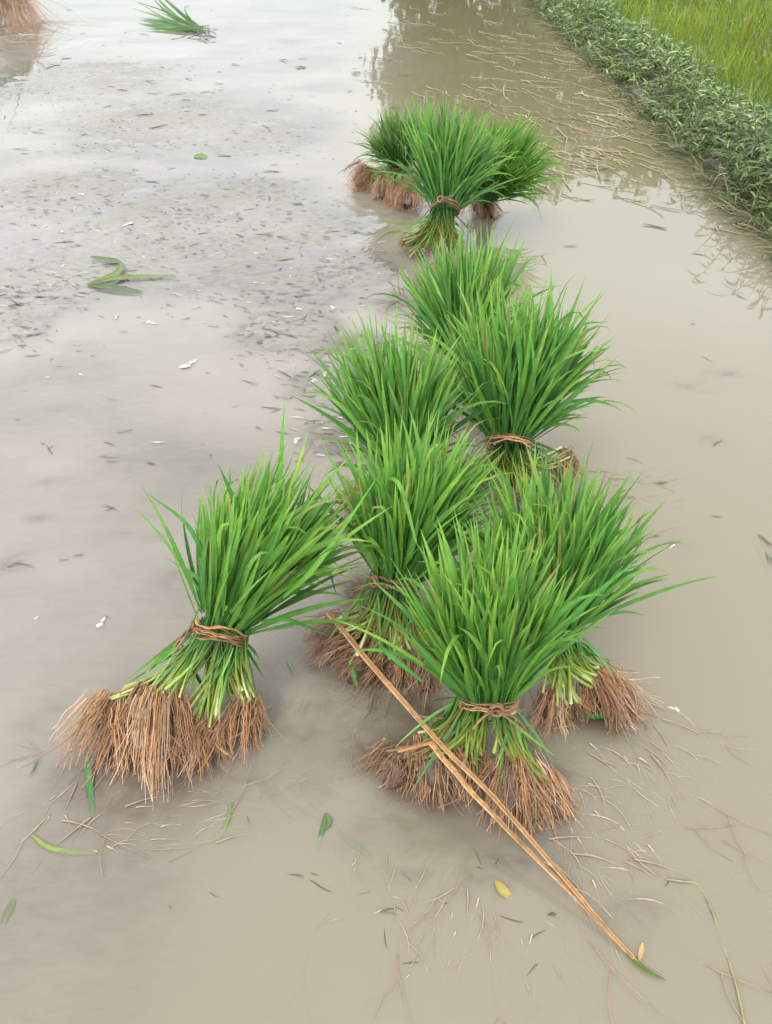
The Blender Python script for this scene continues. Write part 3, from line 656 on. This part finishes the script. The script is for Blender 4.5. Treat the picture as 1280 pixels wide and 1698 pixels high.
scatter('leaf_scrap', SC, px_place(1120, 600, 70, 180, 9, -.3, .5, .3, .8)+[(at(*q), r_, s_) for q, r_, s_ in (((1086, 377), -.4, 1.5), ((946, 408), -.1, 1.3), ((1105, 346), -.35, 1.6), ((1270, 895), -1.0, .8), ((1190, 735), .8, .6), ((1115, 902), .5, .3))],
        'dark leaf scrap floating on the open tan water at right', 'leaf scrap', 'leaf scraps on the open water')
scatter('leaf_scrap', SC, px_place(600, 1450, 220, 90, 16, -.2, .9, .15, .4)+px_place(800, 1520, 90, 60, 8, -.3, .9, .2, .5), 'tiny dark scrap floating on the water in front of the bundles', 'leaf scrap', 'tiny scraps on the front water')
scatter('pale_scrap', PL, [(at(*q, ground_z(at(*q))), R.uniform(0, 6), s_) for q, s_ in (((212, 372), 1.5), ((250, 535), 1.3), ((312, 605), 1.9), ((134, 621), .7), ((168, 1033), .8), ((192, 526), .8), ((60, 1025), .4), ((495, 512), 1.), ((552, 510), 1.1), ((520, 632), 1.2),
        ((492, 730), 1.2), ((540, 620), 1.), ((238, 427), 1.), ((105, 440), 1.), ((1118, 1175), .6), ((1115, 905), .5), ((135, 322), 1.2), ((75, 375), .9), ((420, 300), .8))]
        + px_place(470, 420, 100, 60, 26, 0, 2, .3, .8)+px_place(150, 370, 110, 50, 18, 0, 2, .3, .8), 'pale fleck stuck on the wet mud', 'pale fleck', 'pale flecks on the mud')
seed(92)
bank_dir = -.95
pl = []
for (cx, cy, sx, sy, n) in ((930, 265, 70, 40, 28), (830, 95, 70, 45, 34), (960, 195, 70, 30, 34), (720, 60, 60, 40, 30), (880, 150, 60, 30, 24), (1000, 255, 40, 28, 20)):
    for p, rz, s in px_place(cx, cy, sx, sy, n, bank_dir, .30, .5, 1.15):
        if p[0] < 1.75 and np.hypot(*(p[:2]-at(745, 380)[:2])) > .45: pl.append((p, rz, s))
scatter('straw_stalk', ST, pl, 'dead straw stalk floating in the water between the far bundles and the bank', 'straw', 'dead straw stalks on the water')
pl = []
for _ in range(90):
    y_ = R.uniform(3.3, 8.5); p = np.array([1.62-abs(R.normal(0, .16))+.1, y_, .004]); pl.append((p, bank_dir+R.normal(-.3, .5), R.uniform(.45, .95)))
scatter('straw_stalk', ST, pl, 'dead straw stalk washed against the foot of the weedy bank', 'straw', 'straw along the bank foot')
scatter('straw_stalk', ST, [(at(*q, .05), r_, s_) for q, r_, s_ in (((20, 62), .2, 1.2), ((60, 60), .05, 1.4), ((30, 70), -.3, 1.0), ((10, 50), -.6, 1.0), ((50, 72), .3, 1.1))], 'dry straw stalk lying below the upturned bundle in the top left corner', 'straw', 'straw by the upturned bundle')
seed(93)
pl = []
for (cx, cy, sx, sy, n, a0, aj) in ((1050, 1230, 40, 35, 26, -.95, .35), (960, 1300, 40, 40, 18, -.8, .4), (1010, 1420, 50, 40, 22, -.75, .4), (940, 1390, 30, 25, 10, -.9, .4)):
    pl += px_place(cx, cy, sx, sy, n, a0, aj, .8, 1.7)
scatter('loose_root', RT, pl, 'thin pinkish root trailing through the water right of the front bundle', 'root', 'roots trailing right of the front bundle')
scatter('loose_root', RT, px_place(740, 1500, 70, 50, 22, -1.9, .5, .7, 1.5)+px_place(910, 1560, 30, 40, 6, -1.1, .3, .6, 1.0)+px_place(640, 1440, 30, 40, 7, -1.2, .6, .5, .9), 'thin pale root sunk in the water in front of the dry strips', 'root', 'roots sunk in front of the strips')
scatter('loose_root', RT, px_place(250, 1385, 80, 25, 18, .35, .5, .7, 1.5)+px_place(120, 1340, 35, 50, 9, -2.1, .5, .8, 1.5)+px_place(350, 1320, 40, 25, 6, .6, .4, .5, .9), 'thin pale root drifting below the roots of the leaning bundle', 'root', 'roots below the leaning bundle')
scatter('loose_root', RT, px_place(510, 1270, 45, 50, 9, 1.0, .6, .3, .7), 'thin white root floating between the leaning bundle and the dry strips', 'root', 'roots between the bundles')
scatter('loose_root', RT, px_place(1010, 800, 25, 18, 9, -.4, .3, .8, 1.5), 'thin root spreading in the water right of the tall bundle', 'root', 'roots by the tall bundle')
def crumbs():
    """small litter trodden into the grey mud, past counting"""
    seed(94); n = 13000
    px = R.uniform(-40, 640, n); py = R.uniform(40, 780, n)
    P = np.array([at(u, v) for u, v in zip(px, py)]); h = mud_height(P[:, 0], P[:, 1])
    m = np.zeros(n)
    for (c, r) in MS[:17]: m = np.maximum(m, np.exp(-(((P[:, 0]-c[0])**2+(P[:, 1]-c[1])**2)/(r*r))))
    k = R.random(n) < m*.75*np.clip(.5+fbm(P[:, 0]*5, P[:, 1]*9, 61)*2.5, 0, 1)+.01; P = P[k]; P[:, 2] = np.maximum(h[k], 0)+.002; n = len(P)
    az = R.normal(-.15, .45, n); L = R.uniform(.008, .05, n)*R.uniform(.5, 1.2, n); d = np.stack([np.cos(az), np.sin(az), R.normal(0, .06, n)], -1)
    C = arcs(P, nrm(d), L, R.uniform(-.1, .2, n), 4, R.normal(0, .35, (n, 3))*np.array([1, 1, .15]))
    v = R.random(n)[:, None, None]
    c = np.where(v < .85, lerp(np.array((.105, .10, .08)), np.array((.20, .185, .15)), v/.85), lerp(np.array((.30, .28, .24)), np.array((.48, .46, .40)), (v-.85)/.15))*np.ones((1, 4, 1))
    a = Acc(); ribbons(a, C, R.uniform(.0015, .006, n)[:, None]*np.array([[.5, 1, .9, .3]]), rvec(n)*.5+np.array([0, 0, 1.0]), .3, c)
    tag(a.build('litter_crumbs', M_SCRAP), 'fine dark and pale crumbs of straw and leaf on the grey mud', 'litter', None, 'stuff')
crumbs()
# vine stem at the lower right
a = Acc(); P = smooth_path([at(1105, 1458, .002), at(1135, 1462, .003), at(1158, 1468, -.001), at(1182, 1514, .002), at(1192, 1550, -.002), at(1207, 1590, .0), at(1222, 1640, .003), at(1236, 1705, .004)], 40)
tubes(a, P[None], np.full((1, 40), .0016), lerp(np.array((.25, .22, .13)), np.array((.30, .27, .12)), np.linspace(0, 1, 40)[None, :, None])*np.ones((1, 40, 3)), 5)
tag(a.build('floating_stem', M_STRAW, None, P[0]), 'long thin curved stem floating near the right edge below the roots', 'stem')
# sunken tufts
def tuft(label, px, n, L, col, ang=(0, 6.28), m=M_SCRAP):
    a = Acc(); p = at(*px, .0); th = R.uniform(*ang, n); d = np.stack([np.cos(th), np.sin(th), R.uniform(-.05, .12, n)], -1)
    C = arcs(np.tile(p, (n, 1))+R.normal(0, .006, (n, 3))*np.array([1, 1, .2]), nrm(d), L*R.uniform(.4, 1.1, n), R.uniform(.1, .5, n), 8, R.normal(0, .3, (n, 3)))
    C[..., 2] = np.maximum(C[..., 2]-.0035, -.006)
    ribbons(a, C, .0042*blade_profile(np.linspace(0, 1, 8))[None]*np.ones((n, 1)), np.tile(np.array([0, 0, 1.0]), (n, 1)), .3, np.tile(np.array(col), (n, 8, 1)))
    tag(a.build('sunken_tuft', m, None, p), label, 'tuft')
seed(95)
tuft('dark sunken tuft in the water left of the leaning bundle roots', (68, 1245), 9, .08, (.10, .12, .07), (2.2, 5.5))
tuft('dark soggy tuft at the left edge level with the leaning bundle', (4, 938), 12, .09, (.09, .10, .06), (-.5, .35))
tuft('green tinged soggy tuft on the mud at the left edge', (20, 515), 14, .13, (.10, .15, .09))
tuft('muddy tuft of stems at the left foot of the front bundle', (640, 1258), 16, .07, (.14, .11, .06))
tuft('dull green tuft half sunk beside the right edge', (1262, 905), 8, .09, (.10, .13, .07), (4.2, 6))
tuft('wet blades beside the tie side of the leaning bundle', (462, 1090), 8, .09, (.10, .15, .08), (4.2, 6.2))
tuft('brownish drowned tuft between the crossed stems and the round bundle', (668, 500), 30, .16, (.10, .10, .045))
tuft('grey straggling tuft on the mud above the torn leaf', (195, 335), 8, .12, (.09, .10, .07))
tuft('crumpled grey tuft on the mud left of the round tuft', (425, 550), 12, .10, (.15, .14, .11))

# ------------------------------------------------------------------ bank weeds, field
seed(120)
def weeds():
    a = Acc()
    n = 3600; y = 2.2*(14/2.2)**R.random(n); xx = 1.77+.42*R.random(n)+.10*fbm(y*2.5, y*0, 71)*2
    z = mud_height(xx, y); z = np.maximum(z, 0)
    p0 = np.stack([xx, y, z-.01], -1)
    lean = np.where(xx < 1.85, -.55, 0.0)+R.normal(0, .35, n)
    d = nrm(np.stack([lean, R.normal(0, .35, n)-.1, np.ones(n)], -1)); H = R.uniform(.05, .20, n)*(1+2.2*fbm(xx*3, y*2, 73))*np.where(xx < 1.95, 1, .7)
    K = 7; C = arcs(p0, d, H, R.uniform(.1, .6, n), K, R.normal(0, .25, (n, 3)))
    cs = lerp(np.array((.09, .10, .05)), np.array((.20, .18, .11)), R.random(n)[:, None, None])*np.ones((1, K, 1))
    tubes(a, C, np.full((n, K), .0016), cs, 3)
    m = 15; i = np.repeat(np.arange(n), m); f = np.tile(np.linspace(.15, 1, m), n)*(K-1.001); k = np.floor(f).astype(int); fr = (f-k)[:, None]
    q = C[i, k]*(1-fr)+C[i, np.minimum(k+1, K-1)]*fr; N = len(q)
    az = R.uniform(0, 6.28, N); dd = nrm(np.stack([np.cos(az), np.sin(az), R.uniform(-.1, .9, N)], -1))
    L = R.uniform(.018, .062, N)*(1+.05*q[:, 1]); Cl = arcs(q, dd, L, R.uniform(.2, 1.4, N), 4)
    v = R.random(N)[:, None, None]
    c = np.where(v < .62, lerp(np.array((.045, .080, .030)), np.array((.085, .135, .055)), v/.62), lerp(np.array((.12, .165, .085)), np.array((.27, .30, .20)), (v-.62)/.38))
    c = c*R.uniform(.8, 1.15, n)[i][:, None, None]*np.array((1.45, 1.62, 1.0))
    ribbons(a, Cl, (L*.15)[:, None]*np.array([[.45, 1, .8, .06]]), rvec(N)*.6+np.array([0, 0, 1.0]), .25, c*np.ones((1, 4, 1)), 1.1)
    # grass blades leaning out over the water
    g = 4200; y = 2.4*(13/2.4)**R.random(g); xx = np.where(R.random(g) < .55, R.uniform(1.64, 1.92, g), R.uniform(1.8, 2.22, g))
    p0 = np.stack([xx, y, np.maximum(mud_height(xx, y), 0)], -1); d = nrm(np.stack([R.uniform(-1.3, .1, g), R.uniform(-.8, .4, g), R.uniform(.15, .8, g)], -1))
    Lg = R.uniform(.08, .28, g); Cg = arcs(p0, d, Lg, R.uniform(.4, 1.5, g), 6); Cg[..., 2] = np.maximum(Cg[..., 2], .004)
    cg = lerp(np.array((.07, .11, .04)), np.array((.30, .28, .17)), (R.random(g)**1.5)[:, None, None])*np.ones((1, 6, 1))
    ribbons(a, Cg, .006*blade_profile(np.linspace(0, 1, 6))[None]*np.ones((g, 1)), rvec(g)+np.array([0, 0, 1.0]), .2, cg)
    return tag(a.build('bank_weeds', M_WEED), 'grey-green leafy weeds covering the earth bank', 'weeds', None, 'stuff')
weeds()
def field():
    a = Acc(); n = 30000
    y = 2.5*(24/2.5)**R.random(n); xx = 2.16+R.random(n)*(1.0+.55*y)
    p0 = np.stack([xx, y, np.full(n, .01)], -1); d = nrm(np.stack([R.normal(0, .28, n), R.normal(0, .28, n), np.ones(n)], -1))
    L = R.uniform(.16, .30, n)*(1+.3*fbm(xx*1.3, y*1.3, 44)*2); C = arcs(p0, d, L, R.uniform(.1, .8, n), 5)
    v = np.clip(R.random(n)*.6+.25+fbm(xx*1.1, y*1.1, 47)*1.3, 0, 1)[:, None, None]
    c = lerp(np.array((.085, .155, .020)), np.array((.24, .34, .035)), v)*np.ones((1, 5, 1))
    c = lerp(c, np.array((.30, .26, .06)), (R.random(n) < .08)[:, None, None]*.7)
    ribbons(a, C, (.006+.0006*y)[:, None]*blade_profile(np.linspace(0, 1, 5))[None], rvec(n), .2, c)
    return tag(a.build('field_grass', M_FIELD), 'bright yellow-green rice growing in the field beyond the bank', 'rice', None, 'stuff')
field()
# taller sprigs on the bank whose mirror image shows in the water
def sprig(label, x0, y0, H, lean, k):
    seed(k); r = tag(empty('bank_sprig', (x0, y0, 0)), label, 'weed', 'tall leafy weeds on the bank edge'); org = np.array([x0, y0, 0])
    n = 5; s = Acc(); p0 = np.array([[x0, y0, float(np.maximum(mud_height(np.array([x0]), np.array([y0])), 0)[0])]]*n)+R.normal(0, .02, (n, 3))*np.array([1, 1, 0])
    d = nrm(np.stack([lean+R.normal(0, .25, n), R.normal(-.15, .25, n), np.ones(n)], -1)); C = arcs(p0, d, H*R.uniform(.7, 1.1, n), R.uniform(.2, .7, n), 9)
    tubes(s, C, np.full((n, 9), .0022)*np.linspace(1.2, .5, 9)[None], np.tile(np.array((.16, .14, .08)), (n, 9, 1)), 5); s.build('stems', M_WEED, r, org)
    a = Acc(); m = 16; i = np.repeat(np.arange(n), m); f = np.tile(np.linspace(.25, 1, m), n)*7.99; q0 = np.floor(f).astype(int); fr = (f-q0)[:, None]
    q = C[i, q0]*(1-fr)+C[i, q0+1]*fr; N = len(q); az = R.uniform(0, 6.28, N)
    dd = nrm(np.stack([np.cos(az), np.sin(az), R.uniform(-.2, .6, N)], -1)); L = R.uniform(.05, .10, N); Cl = arcs(q, dd, L, R.uniform(.3, 1.2, N), 6)
    c = lerp(np.array((.05, .09, .03)), np.array((.15, .20, .09)), R.random(N)[:, None, None])*np.ones((1, 6, 1))
    ribbons(a, Cl, (L*.16)[:, None]*np.array([[.4, .9, 1, .8, .45, .05]]), rvec(N)*.6+np.array([0, 0, 1.0]), .25, c); a.build('leaves', M_WEED, r, org)
for j, (x0, y0, H, ln) in enumerate(((1.83, 3.45, .34, -.25), (1.82, 3.75, .40, -.3), (1.84, 4.0, .34, -.2), (1.83, 4.4, .30, -.2))):
    sprig('leafy weed standing taller than its neighbours on the edge of the bank', x0, y0, H, ln, 300+j)

# ------------------------------------------------------------------ trees beyond the field, seen mirrored in the water
def tree(label, x0, y0, H, rad, k):
    seed(k); org = np.array([x0, y0, 0.0]); r = tag(empty('tree', org), label, 'tree', 'trees beyond the paddy')
    a = Acc(); K = 8; P = smooth_path([org, org+np.array([.15, 0, H*.35]), org+np.array([-.1, .1, H*.75])], K)
    tubes(a, P[None], np.linspace(.22, .06, K)[None], np.tile(np.array((.10, .08, .06)), (1, K, 1)), 8)
    nb = 9; i = R.integers(3, 7, nb); az = R.uniform(0, 6.28, nb); d = nrm(np.stack([np.cos(az), np.sin(az), R.uniform(.3, 1, nb)], -1))
    B = arcs(P[i], d, rad*R.uniform(.6, 1.0, nb), R.uniform(0, .3, nb), 6); tubes(a, B, np.linspace(.07, .02, 6)[None]*np.ones((nb, 1)), np.tile(np.array((.10, .08, .06)), (nb, 6, 1)), 5)
    a.build('trunk', M_BARK, r, org)
    c = Acc(); nc = 60; cc = rvec(nc)*(R.random(nc)**.4)[:, None]*np.array([rad, rad, H*.46])*.9+org+np.array([0, 0, H*.50])
    cc[..., 2] = np.maximum(cc[..., 2], .7)
    n = 9000; i = R.integers(0, nc, n); q = cc[i]+rvec(n)*(R.random(n)**.5)[:, None]*rad*.34
    L = R.uniform(.12, .26, n); dd = nrm(rvec(n)+np.array([0, 0, -.3])); Cl = arcs(q, dd, L, R.uniform(0, .5, n), 3)
    v = R.random(nc)[i][:, None, None]
    ribbons(c, Cl, (L*.5)[:, None]*np.array([[.5, 1, .1]]), rvec(n), .2, lerp(np.array((.035, .06, .02)), np.array((.09, .12, .04)), v)*np.ones((1, 3, 1)))
    c.build('crown', M_TREE, r, org)
tree('broad tree beyond the paddy, the one farthest left of those mirrored in the water', 1.3, 22.5, 6.7, 1.9, 401)
tree('broad tree beyond the paddy, second from the left of those mirrored', 4.2, 23.5, 6.6, 2.3, 402)
tree('broad tree beyond the paddy, farthest right of those mirrored', 7.4, 23.0, 6.3, 2.3, 403)
